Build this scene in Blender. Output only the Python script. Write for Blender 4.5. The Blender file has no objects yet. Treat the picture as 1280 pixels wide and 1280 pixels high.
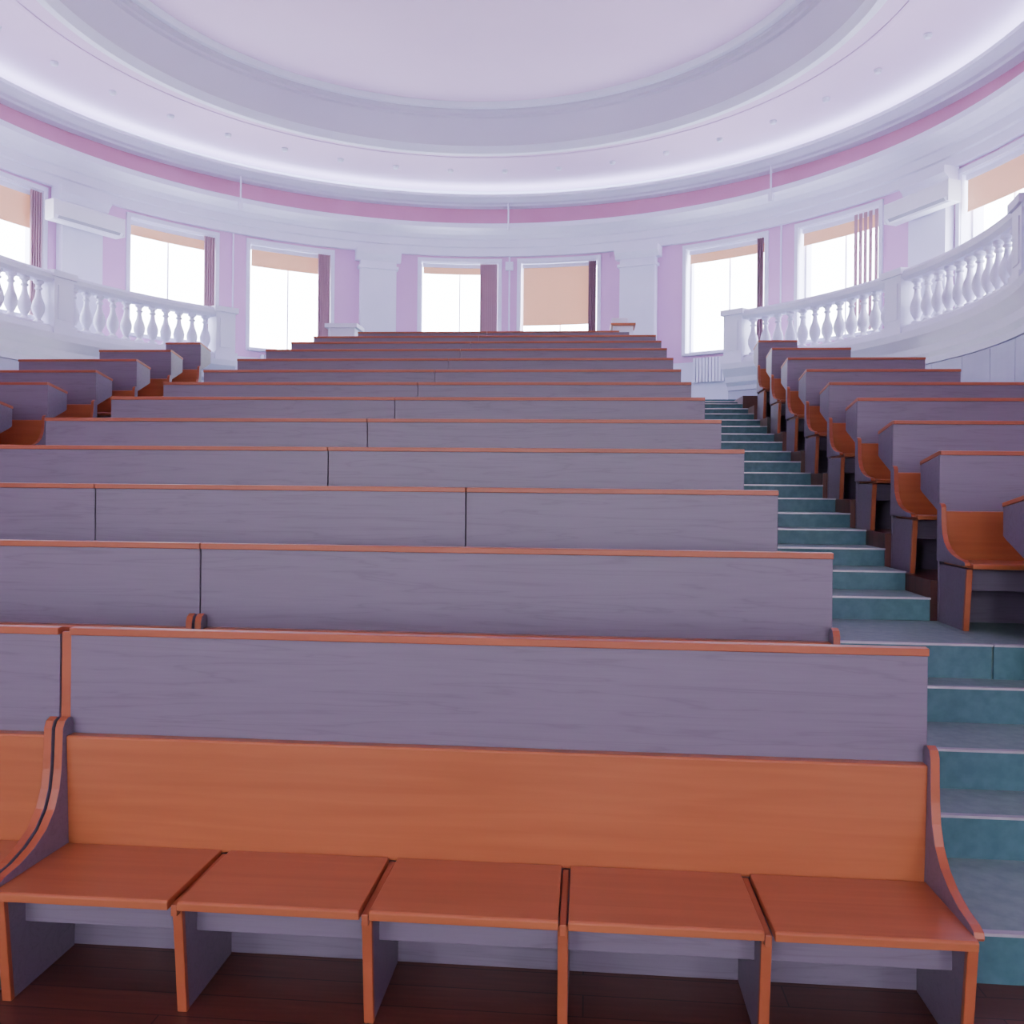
import bpy, bmesh, math, random
from mathutils import Matrix, Vector
random.seed(4)
EYE=1.757
CX,CY=-1.8,11.8     # centre of the round hall
RW=8.19             # wall radius
RB=6.9              # balustrade radius

# ------------------------------------------------------------------ materials
def new_mat(name):
    m=bpy.data.materials.new(name); m.use_nodes=True
    nt=m.node_tree; nt.nodes.clear()
    out=nt.nodes.new('ShaderNodeOutputMaterial'); b=nt.nodes.new('ShaderNodeBsdfPrincipled')
    nt.links.new(b.outputs[0],out.inputs[0])
    return m,nt,b
def noisy(name,c1,c2,scale=(1,1,1),nscale=3,rough=.5,detail=4,lo=.35,hi=.65,bump=0,spec=.5,dist=0.0,metal=0):
    m,nt,b=new_mat(name); N=nt.nodes.new; L=nt.links.new
    tc=N('ShaderNodeTexCoord'); mp=N('ShaderNodeMapping'); mp.inputs['Scale'].default_value=scale
    no=N('ShaderNodeTexNoise'); no.inputs['Scale'].default_value=nscale; no.inputs['Detail'].default_value=detail
    no.inputs['Distortion'].default_value=dist
    cr=N('ShaderNodeValToRGB'); cr.color_ramp.elements[0].position=lo; cr.color_ramp.elements[1].position=hi
    cr.color_ramp.elements[0].color=(*c1,1); cr.color_ramp.elements[1].color=(*c2,1)
    L(tc.outputs['Object'],mp.inputs[0]); L(mp.outputs[0],no.inputs['Vector']); L(no.outputs[0],cr.inputs[0]); L(cr.outputs[0],b.inputs['Base Color'])
    b.inputs['Roughness'].default_value=rough; b.inputs['Specular IOR Level'].default_value=spec; b.inputs['Metallic'].default_value=metal
    return m
def grey_wood():
    m,nt,b=new_mat('grey_ash_laminate'); N=nt.nodes.new; L=nt.links.new
    tc=N('ShaderNodeTexCoord'); mp=N('ShaderNodeMapping'); mp.inputs['Scale'].default_value=(.5,9,9)
    wv=N('ShaderNodeTexNoise'); wv.inputs['Scale'].default_value=1.5; wv.inputs['Detail'].default_value=4; wv.inputs['Distortion'].default_value=.6
    mu=N('ShaderNodeMath'); mu.operation='MULTIPLY'; mu.inputs[1].default_value=11.0
    fr=N('ShaderNodeMath'); fr.operation='PINGPONG'; fr.inputs[1].default_value=1.0
    cr=N('ShaderNodeValToRGB'); e=cr.color_ramp.elements
    e[0].position=0.0; e[0].color=(.155,.124,.163,1); e[1].position=.2; e[1].color=(.176,.141,.187,1)
    x=e.new(1.0); x.color=(.183,.147,.194,1)
    mp2=N('ShaderNodeMapping'); mp2.inputs['Scale'].default_value=(3,70,110)
    fi=N('ShaderNodeTexNoise'); fi.inputs['Scale'].default_value=1.5; fi.inputs['Detail'].default_value=3
    mx=N('ShaderNodeMixRGB'); mx.blend_type='MULTIPLY'; mx.inputs[0].default_value=.15
    L(tc.outputs['Object'],mp.inputs[0]); L(mp.outputs[0],wv.inputs['Vector']); L(wv.outputs[0],mu.inputs[0]); L(mu.outputs[0],fr.inputs[0]); L(fr.outputs[0],cr.inputs[0])
    L(tc.outputs['Object'],mp2.inputs[0]); L(mp2.outputs[0],fi.inputs['Vector'])
    L(cr.outputs[0],mx.inputs[1]); L(fi.outputs[0],mx.inputs[2]); L(mx.outputs[0],b.inputs['Base Color'])
    b.inputs['Roughness'].default_value=.42
    return m
GREY=grey_wood()
ORANGE=noisy('cherry_laminate',(.36,.102,.036),(.41,.122,.044),(.8,14,16),1.5,rough=.34,detail=5,dist=.5)
ORANGE_E=noisy('cherry_edge_banding',(.32,.078,.028),(.37,.095,.035),(1,4,4),2,rough=.42)
WHITE=noisy('white_plaster',(.79,.78,.95),(.83,.82,.98),nscale=1.2,rough=.7)
PINK=noisy('pink_wall_paint',(.72,.40,.68),(.76,.44,.72),nscale=1.0,rough=.8)
PINKD=noisy('deep_pink_paint',(.62,.26,.42),(.66,.29,.46),nscale=1.0,rough=.8)
CEIL=noisy('lavender_ceiling_paint',(.76,.54,.80),(.80,.58,.84),nscale=.5,rough=.85)
COVE=noisy('cove_grey_paint',(.60,.54,.70),(.64,.58,.74),nscale=.5,rough=.85)
RAMP=noisy('drum_panel_laminate',(.42,.43,.58),(.46,.47,.62),(1,1,4),1.2,rough=.5)
TREAD=noisy('green_marbled_linoleum',(.17,.275,.24),(.22,.33,.285),nscale=18,rough=.5,detail=6)
RISER=noisy('teal_marbled_linoleum',(.045,.13,.145),(.065,.165,.18),nscale=18,rough=.5,detail=6)
METAL=noisy('aluminium_nosing',(.45,.42,.45),(.52,.49,.52),nscale=9,rough=.4,metal=.5)
DARK=noisy('grey_louvre',(.30,.30,.36),(.34,.34,.40),nscale=4,rough=.8)
ACW=noisy('air_conditioner_plastic',(.88,.89,.98),(.90,.91,1.0),nscale=4,rough=.35)
def planks():
    m,nt,b=new_mat('parquet_boards'); N=nt.nodes.new; L=nt.links.new
    tc=N('ShaderNodeTexCoord'); br=N('ShaderNodeTexBrick'); br.inputs['Scale'].default_value=1.0
    br.inputs['Brick Width'].default_value=1.4; br.inputs['Row Height'].default_value=.13; br.inputs['Mortar Size'].default_value=.003
    br.inputs['Color1'].default_value=(.17,.052,.032,1); br.inputs['Color2'].default_value=(.11,.036,.024,1); br.inputs['Mortar'].default_value=(.03,.012,.01,1)
    mp=N('ShaderNodeMapping'); mp.inputs['Scale'].default_value=(2,25,1)
    no=N('ShaderNodeTexNoise'); no.inputs['Scale'].default_value=2; mx=N('ShaderNodeMixRGB'); mx.blend_type='MULTIPLY'; mx.inputs[0].default_value=.6
    L(tc.outputs['Object'],br.inputs['Vector']); L(tc.outputs['Object'],mp.inputs[0]); L(mp.outputs[0],no.inputs['Vector'])
    L(br.outputs[0],mx.inputs[1]); L(no.outputs[0],mx.inputs[2]); L(mx.outputs[0],b.inputs['Base Color']); b.inputs['Roughness'].default_value=.35
    return m
PLANK=planks()
def cloth(name,c,trans):
    m,nt,b=new_mat(name); N=nt.nodes.new; L=nt.links.new
    b.inputs['Base Color'].default_value=(*c,1); b.inputs['Roughness'].default_value=.9
    tr=N('ShaderNodeBsdfTranslucent'); 
    tc=N('ShaderNodeTexCoord'); no=N('ShaderNodeTexNoise'); no.inputs['Scale'].default_value=6
    mr=N('ShaderNodeMixRGB'); mr.blend_type='MULTIPLY'; mr.inputs[0].default_value=.15; mr.inputs[1].default_value=(*c,1)
    L(tc.outputs['Object'],no.inputs['Vector']); L(no.outputs[0],mr.inputs[2]); L(mr.outputs[0],tr.inputs['Color'])
    mx=N('ShaderNodeMixShader'); mx.inputs[0].default_value=trans
    out=[n for n in nt.nodes if n.type=='OUTPUT_MATERIAL'][0]
    L(b.outputs[0],mx.inputs[1]); L(tr.outputs[0],mx.inputs[2]); L(mx.outputs[0],out.inputs[0])
    return m
BLIND=cloth('peach_blind_fabric',(.80,.54,.36),.22)
SLAT=cloth('mauve_slat_fabric',(.46,.28,.34),.14)
SLATD=cloth('brown_slat_fabric',(.22,.12,.15),.06)
def emit(name,c,s):
    m=bpy.data.materials.new(name); m.use_nodes=True; nt=m.node_tree; nt.nodes.clear()
    o=nt.nodes.new('ShaderNodeOutputMaterial'); e=nt.nodes.new('ShaderNodeEmission'); e.inputs[0].default_value=(*c,1); e.inputs[1].default_value=s
    nt.links.new(e.outputs[0],o.inputs[0]); return m
LED=emit('cove_light_strip',(.70,.86,1.0),16)

# ------------------------------------------------------------------ mesh builder
class MB:
    def __init__(s,mats): s.v=[]; s.f=[]; s.m=[]; s.mats=mats
    def add(s,vs,fs,m):
        o=len(s.v); s.v+=vs
        for i,f in enumerate(fs):
            s.f.append([o+a for a in f]); s.m.append(m[i] if isinstance(m,list) else m)
    def box(s,x0,x1,y0,y1,z0,z1,m=0):
        vs=[(x,y,z) for z in (z0,z1) for y in (y0,y1) for x in (x0,x1)]
        s.add(vs,[(0,1,3,2),(4,5,7,6),(0,1,5,4),(2,3,7,6),(0,2,6,4),(1,3,7,5)],m)
    def prism(s,prof,x0,x1,mc=0,me=None):
        if me is None: me=mc
        n=len(prof); vs=[(x0,y,z) for y,z in prof]+[(x1,y,z) for y,z in prof]
        fs=[list(range(n)),list(range(n,2*n))]+[(i,(i+1)%n,n+(i+1)%n,n+i) for i in range(n)]
        s.add(vs,fs,[mc,mc]+[me]*n)
    def arc(s,prof,p0,p1,m=0,step=2.0,c=(CX,CY)):
        """closed (r,z) profile swept about the hall centre; angles in degrees from +Y, + to the right"""
        k=max(1,int(math.ceil(abs(p1-p0)/step))); n=len(prof); vs=[]
        full=abs(abs(p1-p0)-360)<1e-6
        cnt=k if full else k+1
        for i in range(cnt):
            a=math.radians(p0+(p1-p0)*i/k)
            for r,z in prof: vs.append((c[0]+r*math.sin(a),c[1]+r*math.cos(a),z))
        fs=[]
        for i in range(k):
            a=i*n; b=((i+1)%cnt)*n
            for j in range(n): fs.append((a+j,a+(j+1)%n,b+(j+1)%n,b+j))
        if not full: fs+= [list(range(n)),[k*n+j for j in range(n)]]
        s.add(vs,fs,m)
    def arcbox(s,p0,p1,r0,r1,z0,z1,m=0,step=2.0): s.arc([(r0,z0),(r1,z0),(r1,z1),(r0,z1)],p0,p1,m,step)
    def lathe(s,prof,x,y,m=0,seg=12):
        n=len(prof); vs=[]
        for i in range(seg):
            a=2*math.pi*i/seg
            for r,z in prof: vs.append((x+r*math.cos(a),y+r*math.sin(a),z))
        fs=[(i*n+j,i*n+j+1,((i+1)%seg)*n+j+1,((i+1)%seg)*n+j) for i in range(seg) for j in range(n-1)]
        fs+= [[i*n for i in range(seg)],[i*n+n-1 for i in range(seg)]]
        s.add(vs,fs,m)
    def obj(s,name,bevel=0,smooth=False,parent=None):
        me=bpy.data.meshes.new(name); me.from_pydata(s.v,[],s.f)
        for m in s.mats: me.materials.append(m)
        for p,mi in zip(me.polygons,s.m): p.material_index=mi
        bm=bmesh.new(); bm.from_mesh(me); bmesh.ops.recalc_face_normals(bm,faces=bm.faces); bm.to_mesh(me); bm.free()
        o=bpy.data.objects.new(name,me); bpy.context.scene.collection.objects.link(o)
        if smooth:
            for p in me.polygons: p.use_smooth=True
            try:
                me.set_sharp_from_angle(angle=math.radians(35))
            except Exception: pass
        if bevel:
            b=o.modifiers.new('bevel','BEVEL'); b.width=bevel; b.segments=2; b.limit_method='ANGLE'; b.angle_limit=math.radians(50)
        if parent: o.parent=parent
        return o
def pol(phi,r):
    a=math.radians(phi); return CX+r*math.sin(a),CY+r*math.cos(a)

# ------------------------------------------------------------------ tiers
YR=[3.27+.89*k for k in range(13)]
T=[0,.27,.55,.815,1.076,1.334,1.57,1.81,2.06,2.31,2.55,2.78,3.0]
LIFT=[0,0,0]+[.115]*10
XR=[1.20,1.107,1.046,1.012,.992,.982,.967,.96,.96,.963,.964,.955,.458]
XL=[-4.38,-4.38,-4.37,-4.36,-4.33,-4.28,-4.23,-4.21,-4.19,-4.17,-4.14,-4.10,-3.66]
SPLIT=[[-1.985],[-1.85],[-.69,-2.89],[-1.755],[-1.71],[-1.69],[-1.66],[-1.65],[-1.64],[-1.63],[-1.62],[-1.62],[-1.60]]
AX=-5.44; BX=2.22

fl=MB([PLANK]); fl.box(-9.7,6.1,-5,9.0,-.1,0)
fl.obj('floor')
ti=MB([PLANK,RISER,TREAD,METAL])
for k in range(1,13):
    y0=YR[k-1]+.03; y1=YR[k]+.03; t=T[k]+LIFT[k]
    ti.box(XL[k]-.017,XR[k]+.017,y0,y1,0.0,t,0)
    if k>=3: ti.box(BX-.02,5.75 if y0<8.5 else 4.75,y0,y1,0,t,2 if k==3 else 0)
    if k>=2: ti.box(-9.3 if y0<8.5 else -8.3,AX+.02,y0,y1,0,t,0)
# linoleum riser and nosing of the landing, in front of the right-hand block
ti.box(BX-.018,2.36,YR[2]+.012,YR[2]+.029,.745,.924,1)
ti.box(BX-.018,2.36,YR[2]+.006,YR[2]+.045,.922,.934,3)
yy=13.99
a0=math.degrees(math.acos((yy-CY)/(RW-.01)))
n=40
ring=[pol(-a0+2*a0*i/n,RW-.01) for i in range(n+1)]
vs=[(x,y,2.0) for x,y in ring]+[(x,y,3.15) for x,y in ring]; N1=n+1
ti.add(vs,[list(range(N1)),list(range(N1,2*N1))]+[(i,(i+1)%N1,N1+(i+1)%N1,N1+i) for i in range(N1)],1)
ti.obj('floor_tiers')

# ------------------------------------------------------------------ stairs
def rowof(y):
    for k in range(13):
        if y<YR[k]+.02: return k
    return 12
def stair(steps,side):
    s=MB([TREAD,RISER,METAL])
    ys=[a for a,b in steps]+[13.98]
    for i,(y,z) in enumerate(steps):
        ye=ys[i+1]
        cuts=[y]+[YR[k]+.03 for k in range(13) if y+.01<YR[k]+.03<ye-.01]+[ye]
        for a,b in zip(cuts[:-1],cuts[1:]):
            k=rowof((a+b)/2)
            if side>0: X0=XR[min(k,11)]+.02; X1=5.7 if y<4.9 else BX-.022
            else: X0=AX+.022; X1=XL[min(k,11)]-.02
            s.box(X0,X1,a,b,0,z-.006,1)
            s.box(X0,X1,a-(.012 if a==y else 0),b,z-.006,z,0)
            if a==y: s.box(X0,X1,y-.018,y+.012,z-.008,z+.003,2)
    s.obj('staircase')
low=[(3.34,.186),(4.0,.372),(4.35,.558),(4.85,.744),(5.08,.93)]
up=[]
for k in range(4,13):
    up.append((YR[k-1]+.03,T[k]))
    nz=T[k+1] if k+1<13 else 3.15
    up.append((YR[k-1]+.48,(T[k]+nz)/2))
stair(low+up,1); stair(low+up,-1)

# ------------------------------------------------------------------ benches
def bench(x0,x1,Y,z,n=None,e0=0,e1=0,cap=False,lift=0):
    s=MB([GREY,ORANGE,ORANGE_E])
    z=z+lift
    f=1-lift/.47
    def P(pr,mode=0):
        r=[]
        for a,b in pr:
            if mode==0: bb=b
            elif mode==1: bb=b-lift
            else: bb=.4+(b-.4)*f if b>.4 else b
            r.append((Y+a,z+bb))
        return r
    w=x1-x0
    if n is None: n=max(1,round(w/.6))
    s.box(x0-e0,x1+e1,Y,Y+.022,z,z+1.183-lift,0)
    s.prism(P([(-.014,1.180),(-.014,1.207),(.02,1.209),(.35,1.150),(.35,1.126),(.022,1.180)],1),x0-e0,x1+e1,2,2)
    if cap: s.box(x0-.038,x0+.002,Y+.002,Y+.020,z+.60,z+1.19,2)
    for xa in (x0-e0,x1+e1-.022):
        s.prism(P([(.022,1.178),(.335,1.124),(.335,.96),(.30,.94),(.022,.82)],1),xa,xa+.022,0,0)
    s.box(x0+.03,x1-.03,Y+.25,Y+.268,z+.98-lift,z+1.13-lift,0)
    s.prism(P([(-.030,.385),(-.052,.80),(-.048,.808),(-.004,.808),(-.004,.385)],2),x0+.016,x1-.016,1,1)
    sw=w/n
    for i in range(n):
        a=x0+i*sw+.017; b=x0+(i+1)*sw-.015
        s.prism(P([(-.470,.376),(-.472,.402),(-.464,.407),(-.036,.400),(-.036,.374)]),a,b,2,1)
    for i in range(n+1):
        xc=x0+i*sw; xc=min(max(xc,x0+.016),x1-.016)
        s.prism(P([(-.41,.372),(-.365,0),(-.006,0),(-.006,.372)]),xc-.015,xc+.015,0,0)
        s.prism(P([(-.432,.372),(-.387,0),(-.365,0),(-.41,.372)]),xc-.0165,xc+.0165,2,2)
        if 0<i<n: s.box(xc-.011,xc+.011,Y-.455,Y-.04,z+.35,z+.388,2)
    s.box(x0+.03,x1-.03,Y-.31,Y-.29,z+.235,z+.372,0)
    ep=[(-.002,.39),(-.002,.85),(-.012,.868),(-.035,.875),(-.06,.865),(-.073,.84),(-.076,.76),(-.08,.69),(-.092,.62),(-.12,.555),(-.17,.50),(-.24,.462),(-.32,.438),(-.40,.428),(-.43,.418),(-.436,.40),(-.43,.39)]
    for xa in (x0-.016,x1-.016):
        s.prism(P(ep,2),xa,xa+.032,0,2)
    return s.obj('lecture_bench',bevel=.003)
for k in range(13):
    xs=[XR[k]]+SPLIT[k]+[XL[k]]
    g=.022
    for a,b in zip(xs[:-1],xs[1:]):
        R=a if a==XR[k] else a-g; Lx=b if b==XL[k] else b+g
        ext=g-.003 if k>0 else 0
        bench(Lx,R,YR[k],T[k],5 if (k==0 and a==XR[0]) else None, e0=0 if b==XL[k] else ext, e1=0 if a==XR[k] else ext, cap=(k==0 and b!=XL[0]),lift=LIFT[k])
for k,xe in {2:4.2,3:4.3,4:4.3,5:4.2,6:4.15,7:3.78,8:3.75,9:3.19,10:2.75}.items():
    bench(2.385 if k==2 else BX+.02,xe,YR[k],T[k],lift=.115)
for k,xe in {3:-8.2,4:-8.2,5:-8.2,6:-7.9,7:-7.8,8:-6.94,9:-6.42,10:-5.95}.items():
    bench(xe,AX,YR[k],T[k],lift=.115)

# ------------------------------------------------------------------ walls
WINS=[-93,-75,-51,-33.8,-7.8,7.8,33.8,51,75,93]
HA=6.05; ZS,ZT=4.60,6.80
w=MB([PINK,WHITE,PINKD])
cur=-112
for c in WINS:
    w.arcbox(cur,c-HA,RW,RW+.45,0,8.0,0)
    w.arcbox(c-HA,c+HA,RW,RW+.45,0,ZS,0); w.arcbox(c-HA,c+HA,RW,RW+.45,ZT,8.0,0)
    cur=c+HA
w.arcbox(cur,112,RW,RW+.45,0,8.0,0)
w.arcbox(-112,112,RW,RW+.45,8.0,9.4,1)
w.arcbox(-112,112,RW-.006,RW+.0,7.5,8.01,2)
w.arcbox(-112,112,RW-.02,RW+.0,3.16,4.42,1)
for c in WINS:
    w.arcbox(c-HA,c-HA+.06,RW-.004,RW+.44,ZS,ZT,1,step=1); w.arcbox(c+HA-.06,c+HA,RW-.004,RW+.44,ZS,ZT,1,step=1)
    w.arcbox(c-HA,c+HA,RW-.004,RW+.44,ZT-.012,ZT,1); w.arcbox(c-HA,c+HA,RW-.004,RW+.44,ZS,ZS+.01,1)
w.obj('wall_back')
wl=MB([PINK]); wl.box(-9.85,-9.4,-5,8.75,0,9.4); wl.obj('wall_left')
wr=MB([PINK]); wr.box(5.8,6.25,-5,8.75,0,9.4); wr.obj('wall_right')
wf=MB([PINK,WHITE])
xx=-9.4
for c in (-7,-3.4,.2,3.6):
    wf.box(xx,c-.7,-5.4,-5,0,9.4); wf.box(c-.7,c+.7,-5.4,-5,0,1.4); wf.box(c-.7,c+.7,-5.4,-5,4.6,9.4)
    for q in (-.67,0,.67): wf.box(c+q-.03,c+q+.03,-5.25,-5.15,1.4,4.6,1)
    xx=c+.7
wf.box(xx,5.8,-5.4,-5,0,9.4); wf.obj('wall_front')

# mouldings
e=MB([WHITE])
e.arc([(RW-.001,6.93),(8.10,6.93),(8.10,7.10),(8.06,7.12),(8.06,7.27),(8.02,7.29),(7.98,7.36),(7.88,7.43),(7.80,7.47),(7.79,7.56),(7.83,7.58),(RW-.001,7.60)],-112,112)
e.obj('trim_1')
e=MB([WHITE])
e.arc([(RW-.001,8.0),(7.98,8.0),(7.95,8.03),(7.86,8.04),(7.76,8.09),(7.68,8.11),(7.68,8.17),(7.72,8.17),(7.75,8.12),(RW-.001,8.12)],-112,112)
e.obj('trim_2')
e=MB([LED]); e.arcbox(-112,112,7.84,8.0,8.121,8.135); e.obj('cove_light_strip')
# ceiling
c=MB([CEIL,COVE,WHITE])
c.arcbox(0,360,5.62,RW+.3,8.40,8.5,0,step=3)
c.arc([(5.76,8.40),(5.76,8.34),(5.70,8.32),(5.69,8.27),(5.58,8.27),(5.52,8.34),(5.50,8.42),(5.62,8.5)],0,360,2,step=2)
c.arc([(5.52,8.38),(5.47,8.44),(5.44,8.50),(5.38,8.66),(5.32,8.80),(5.30,8.84),(5.24,8.86),(5.24,8.91),(5.18,8.94),(5.14,9.05),(5.6,9.1),(5.64,8.4)],0,360,1,step=2)
c.arc([(5.26,9.02),(5.12,8.95),(5.04,8.95),(4.99,9.05),(5.2,9.1)],0,360,2,step=2)
c.arcbox(0,360,.01,5.3,9.04,9.14,0,step=3)
c.arc([(6.10,8.41),(6.10,8.385),(6.16,8.37),(6.22,8.385),(6.22,8.41)],0,360,0,step=3)
c.arcbox(105,255,RW+.2,20,8.41,8.5,0,step=5)
c.obj('ceiling',smooth=True)
sp=MB([WHITE])
for i in range(-9,10):
    x,y=pol(i*9.5,6.85)
    sp.lathe([(.06,8.399),(.06,8.37),(.045,8.345),(.03,8.34)],x,y,0,12)
sp.obj('ceiling_spotlights')

# pilasters
for i,c0 in enumerate((-108,-64.4,-20.6,20.5,65.3,108)):
    p=MB([WHITE])
    zb=3.16 if abs(c0)<30 else 4.11
    R1=RW-.022
    p.arcbox(c0-2.8,c0+2.8,8.0,R1,zb,6.93); p.arcbox(c0-3.1,c0+3.1,7.94,R1,6.52,6.58)
    p.arc([(R1,6.70),(7.98,6.70),(7.95,6.76),(7.88,6.82),(7.88,6.93),(R1,6.93)],c0-3.5,c0+3.5)
    p.arcbox(c0-3.2,c0+3.2,7.93,R1,zb,4.45)
    p.obj('pilaster')

# ------------------------------------------------------------------ windows
def window(i,c0,drop,stack,dark,side=1,slats=False):
    root=bpy.data.objects.new('window_%d'%i,None); bpy.context.scene.collection.objects.link(root)
    f=MB([WHITE])
    f.arcbox(c0-HA,c0-HA+.3,RW+.2,RW+.28,ZS,ZT); f.arcbox(c0+HA-.3,c0+HA,RW+.2,RW+.28,ZS,ZT)
    f.arcbox(c0-HA,c0+HA,RW+.2,RW+.28,ZS,ZS+.07); f.arcbox(c0-HA,c0+HA,RW+.2,RW+.28,ZT-.07,ZT)
    f.arcbox(c0-.08,c0+.08,RW+.2,RW+.23,ZS,ZT)
    f.arcbox(c0-HA-.3,c0+HA+.3,RW-.12,RW+.2,ZS-.05,ZS)
    for a,b in ((c0-HA-.55,c0-HA),(c0+HA,c0+HA+.55)): f.arcbox(a,b,RW-.035,RW+.02,ZS-.04,ZT+.08)
    f.arcbox(c0-HA-.55,c0+HA+.55,RW-.04,RW+.02,ZT,ZT+.08)
    f.obj('frame',parent=root)
    b=MB([BLIND,WHITE])
    zt=ZT-.10
    b.arcbox(c0-HA+.3,c0+HA-.3,RW+.05,RW+.12,ZT-.11,ZT-.03,1)
    h=(ZT-ZS)*drop
    if h>0: b.arcbox(c0-HA+.4,c0+HA-.4,RW+.075,RW+.079,zt-h,zt,0); b.arcbox(c0-HA+.4,c0+HA-.4,RW+.07,RW+.084,zt-h-.025,zt-h,0)
    b.obj('roller_blind',parent=root)
    s=MB([SLATD if dark else SLAT])
    e1=c0+HA-.15
    if slats:
        for q in (0,.85,1.6,2.3,3.0): s.arcbox(e1-q-.5,e1-q,RW-.02-.004*q,RW-.016-.004*q,ZS+.03,ZT-.05)
    else:
        nn=max(4,int(stack/.16))
        for q in range(nn):
            a=e1-stack+stack*q/nn
            s.arcbox(a,a+stack/nn*1.02,RW-.05+.03*(q%2),RW-.018+.03*(q%2),ZS+.03,ZT-.04,step=.5)
    s.obj('vertical_blind_slats',parent=root)
cfg=[(.2,1,0,0),(.25,1.6,0,0),(.08,1.5,0,0),(.15,1.8,0,0),(.06,2.7,0,0),(.58,1.2,1,0),(.08,.9,1,0),(.10,0,0,1),(.22,1,0,0),(.2,1,0,0)]
for i,(c0,(d,s_,dk,sl)) in enumerate(zip(WINS,cfg)): window(i+1,c0,d,s_,dk,slats=bool(sl))
for c0 in (-33.8,-7.8,7.8,33.8):
    r=MB([WHITE])
    k=18
    for j in range(k):
        a=c0-4.5+9*j/k; r.arcbox(a,a+.36,RW-.14,RW-.03,3.98,4.48,step=1)
    r.arcbox(c0-4.5,c0+4.4,RW-.10,RW-.022,4.02,4.07); r.arcbox(c0-4.5,c0+4.4,RW-.10,RW-.022,4.38,4.43)
    r.obj('radiator')

# ------------------------------------------------------------------ raised galleries + balustrades
def gallery(a0,a1,piers):
    lo,hi=min(a0,a1),max(a0,a1)
    g=MB([WHITE,RAMP])
    g.arcbox(lo,hi,RB+.02,RW-.025,0,4.06,1)
    g.arc([(RB+.3,3.62),(RB-.02,3.62),(RB-.03,3.70),(RB-.10,3.76),(RB-.12,3.86),(RB-.16,3.90),(RB-.24,4.0),(RB-.26,4.10),(RW-.025,4.10)],lo,hi,0)
    a=lo+.1
    while a<hi-.5:
        b=min(a+6.2,hi); g.arcbox(a+.06,b-.06,RB-.015,RB+.03,0.0,3.60,1); a=b
    g.obj('gallery_platform')
    s=MB([WHITE])
    s.arc([(RB-.17,4.10),(RB+.17,4.10),(RB+.17,4.20),(RB+.12,4.24),(RB-.12,4.24),(RB-.17,4.20)],lo,hi)
    s.arc([(RB-.11,4.91),(RB+.11,4.91),(RB+.16,4.96),(RB+.17,5.03),(RB+.13,5.075),(RB-.13,5.075),(RB-.17,5.03),(RB-.16,4.96)],lo,hi)
    prof=[(.075,4.24),(.075,4.28),(.045,4.30),(.04,4.32),(.062,4.36),(.092,4.43),(.098,4.50),(.082,4.57),(.052,4.65),(.040,4.71),(.036,4.76),(.056,4.775),(.056,4.795),(.038,4.81),(.048,4.85),(.075,4.87),(.075,4.91)]
    pp=sorted(piers)
    for p in pp:
        s.arcbox(p-1.6,p+1.6,RB-.17,RB+.17,4.10,5.02); s.arcbox(p-2.0,p+2.0,RB-.21,RB+.21,5.0,5.10); s.arcbox(p-1.9,p+1.9,RB-.20,RB+.20,4.10,4.25)
        s.arcbox(p-1.0,p+1.0,RB-.185,RB-.16,4.34,4.88)
    bays=list(zip(pp[:-1],pp[1:]))
    for a,b in bays:
        u0,u1=a+1.7,b-1.7; n=max(1,round((u1-u0)/2.2))
        for i in range(n):
            x,y=pol(u0+(u1-u0)*(i+.5)/n,RB); s.lathe(prof,x,y,0,14)
    s.obj('balustrade',smooth=True)
gallery(39.6,112,[41.2,71,100,111])
gallery(-46.5,-112,[-48,-75,-103,-111])

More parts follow.
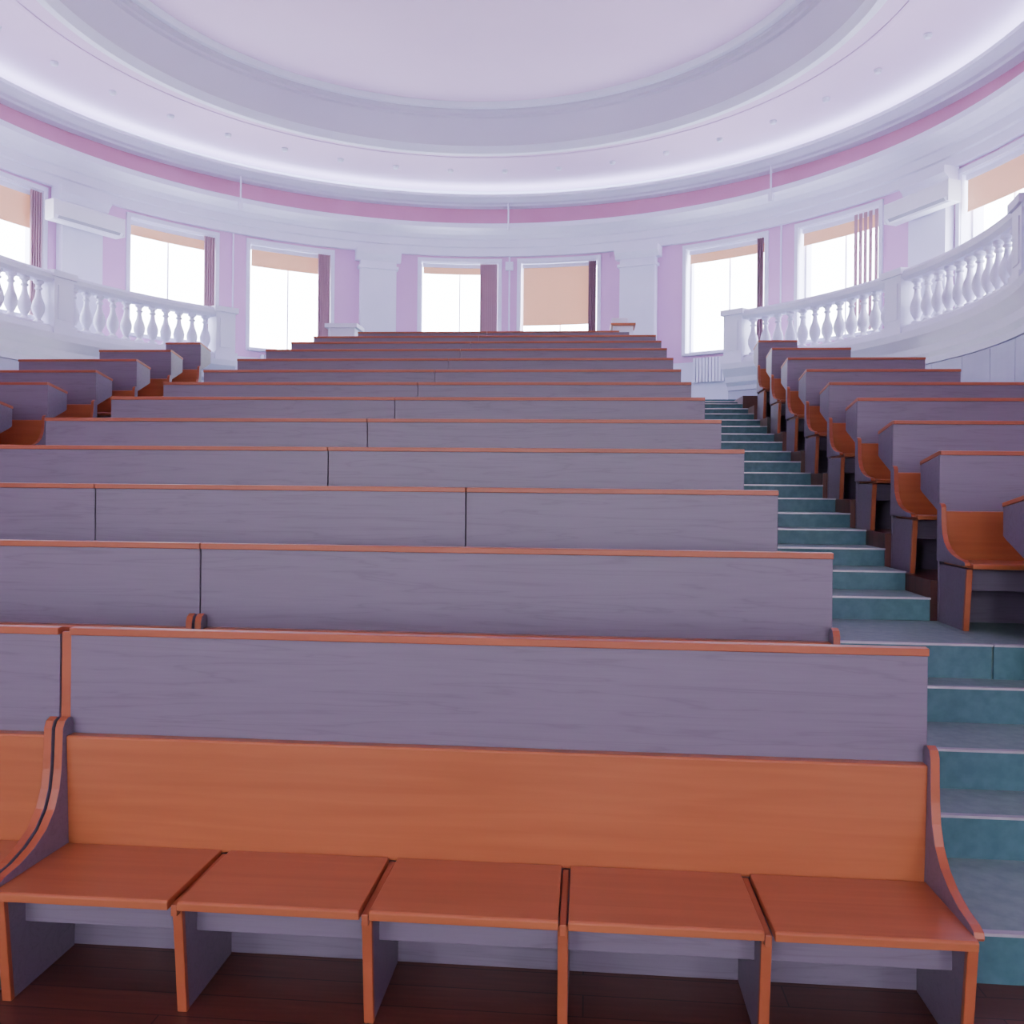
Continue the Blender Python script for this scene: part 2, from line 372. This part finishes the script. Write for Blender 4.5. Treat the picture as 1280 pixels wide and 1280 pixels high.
# ------------------------------------------------------------------ air conditioners
def ac(phi,z):
    x,y=pol(phi,7.74)
    s=MB([ACW,DARK])
    W=.68
    pr=[(-.13,-.10),(-.13,.13),(-.10,.17),(.12,.17),(.12,-.17),(-.06,-.17)]
    s.prism(pr,-W,W,0)
    s.prism([(-.132,-.09),(-.136,.10),(-.13,.10),(-.126,-.09)],-W+.05,W-.05,0)
    s.prism([(-.128,-.105),(-.088,-.148),(-.082,-.142),(-.12,-.098)],-W+.08,W-.08,1)
    s.box(-W-.012,-W+.02,-.125,.12,-.165,.165,0); s.box(W-.02,W+.012,-.125,.12,-.165,.165,0)
    o=s.obj('air_conditioner',bevel=.006)
    o.matrix_world=Matrix.Translation((x,y,z))@Matrix.Rotation(-math.radians(phi),4,'Z')
ac(-65.2,6.40); ac(66.3,6.40)
for phi in (-42.4,0,42.4):
    s=MB([WHITE])
    x,y=pol(phi,7.765); s.lathe([(.018,7.42),(.018,7.99)],x,y,0,8)
    s.arcbox(phi-.12,phi+.12,7.76,8.17,7.42,7.45)
    x,y=pol(phi,8.155); s.lathe([(.018,4.6),(.018,6.93)],x,y,0,8)
    s.arcbox(phi-.6,phi+.6,8.08,8.18,6.62,6.80) if phi==0 else s.arcbox(phi-.3,phi+.3,7.74,7.80,7.30,7.46)
    s.obj('cable_conduit')
s=MB([WHITE,GREY,ORANGE])
s.box(.38,.70,14.6,15.0,3.15,4.40,0); s.box(.34,.74,14.55,15.05,4.40,4.44,2); s.box(.44,.64,14.59,14.6,3.3,4.3,1)
s.box(.36,.62,14.65,14.9,4.44,4.54,0)
s.obj('equipment_cabinet',bevel=.004)
s=MB([WHITE]); s.box(-4.4,-3.85,14.6,15.1,4.40,4.47,0); s.box(-4.35,-4.31,14.64,15.06,3.15,4.42,0); s.box(-3.94,-3.90,14.64,15.06,3.15,4.42,0); s.box(-4.35,-3.9,14.66,14.68,3.6,4.42,0)
s.obj('side_table',bevel=.004)

# ------------------------------------------------------------------ light
wd=bpy.data.worlds.new('sky'); bpy.context.scene.world=wd; wd.use_nodes=True
bg=wd.node_tree.nodes['Background']; bg.inputs[0].default_value=(.83,.87,1.0,1); bg.inputs[1].default_value=23.0

# ------------------------------------------------------------------ camera
cd=bpy.data.cameras.new('camera'); cam=bpy.data.objects.new('camera',cd); bpy.context.scene.collection.objects.link(cam)
cd.sensor_width=36; cd.lens=31.5; cd.shift_y=-30/1280
cam.matrix_world=Matrix.Translation((0,0,EYE))@Matrix.Rotation(math.radians(4.85),4,'Z')@Matrix.Rotation(math.radians(90),4,'X')@Matrix.Rotation(.010,4,'Z')
bpy.context.scene.camera=cam
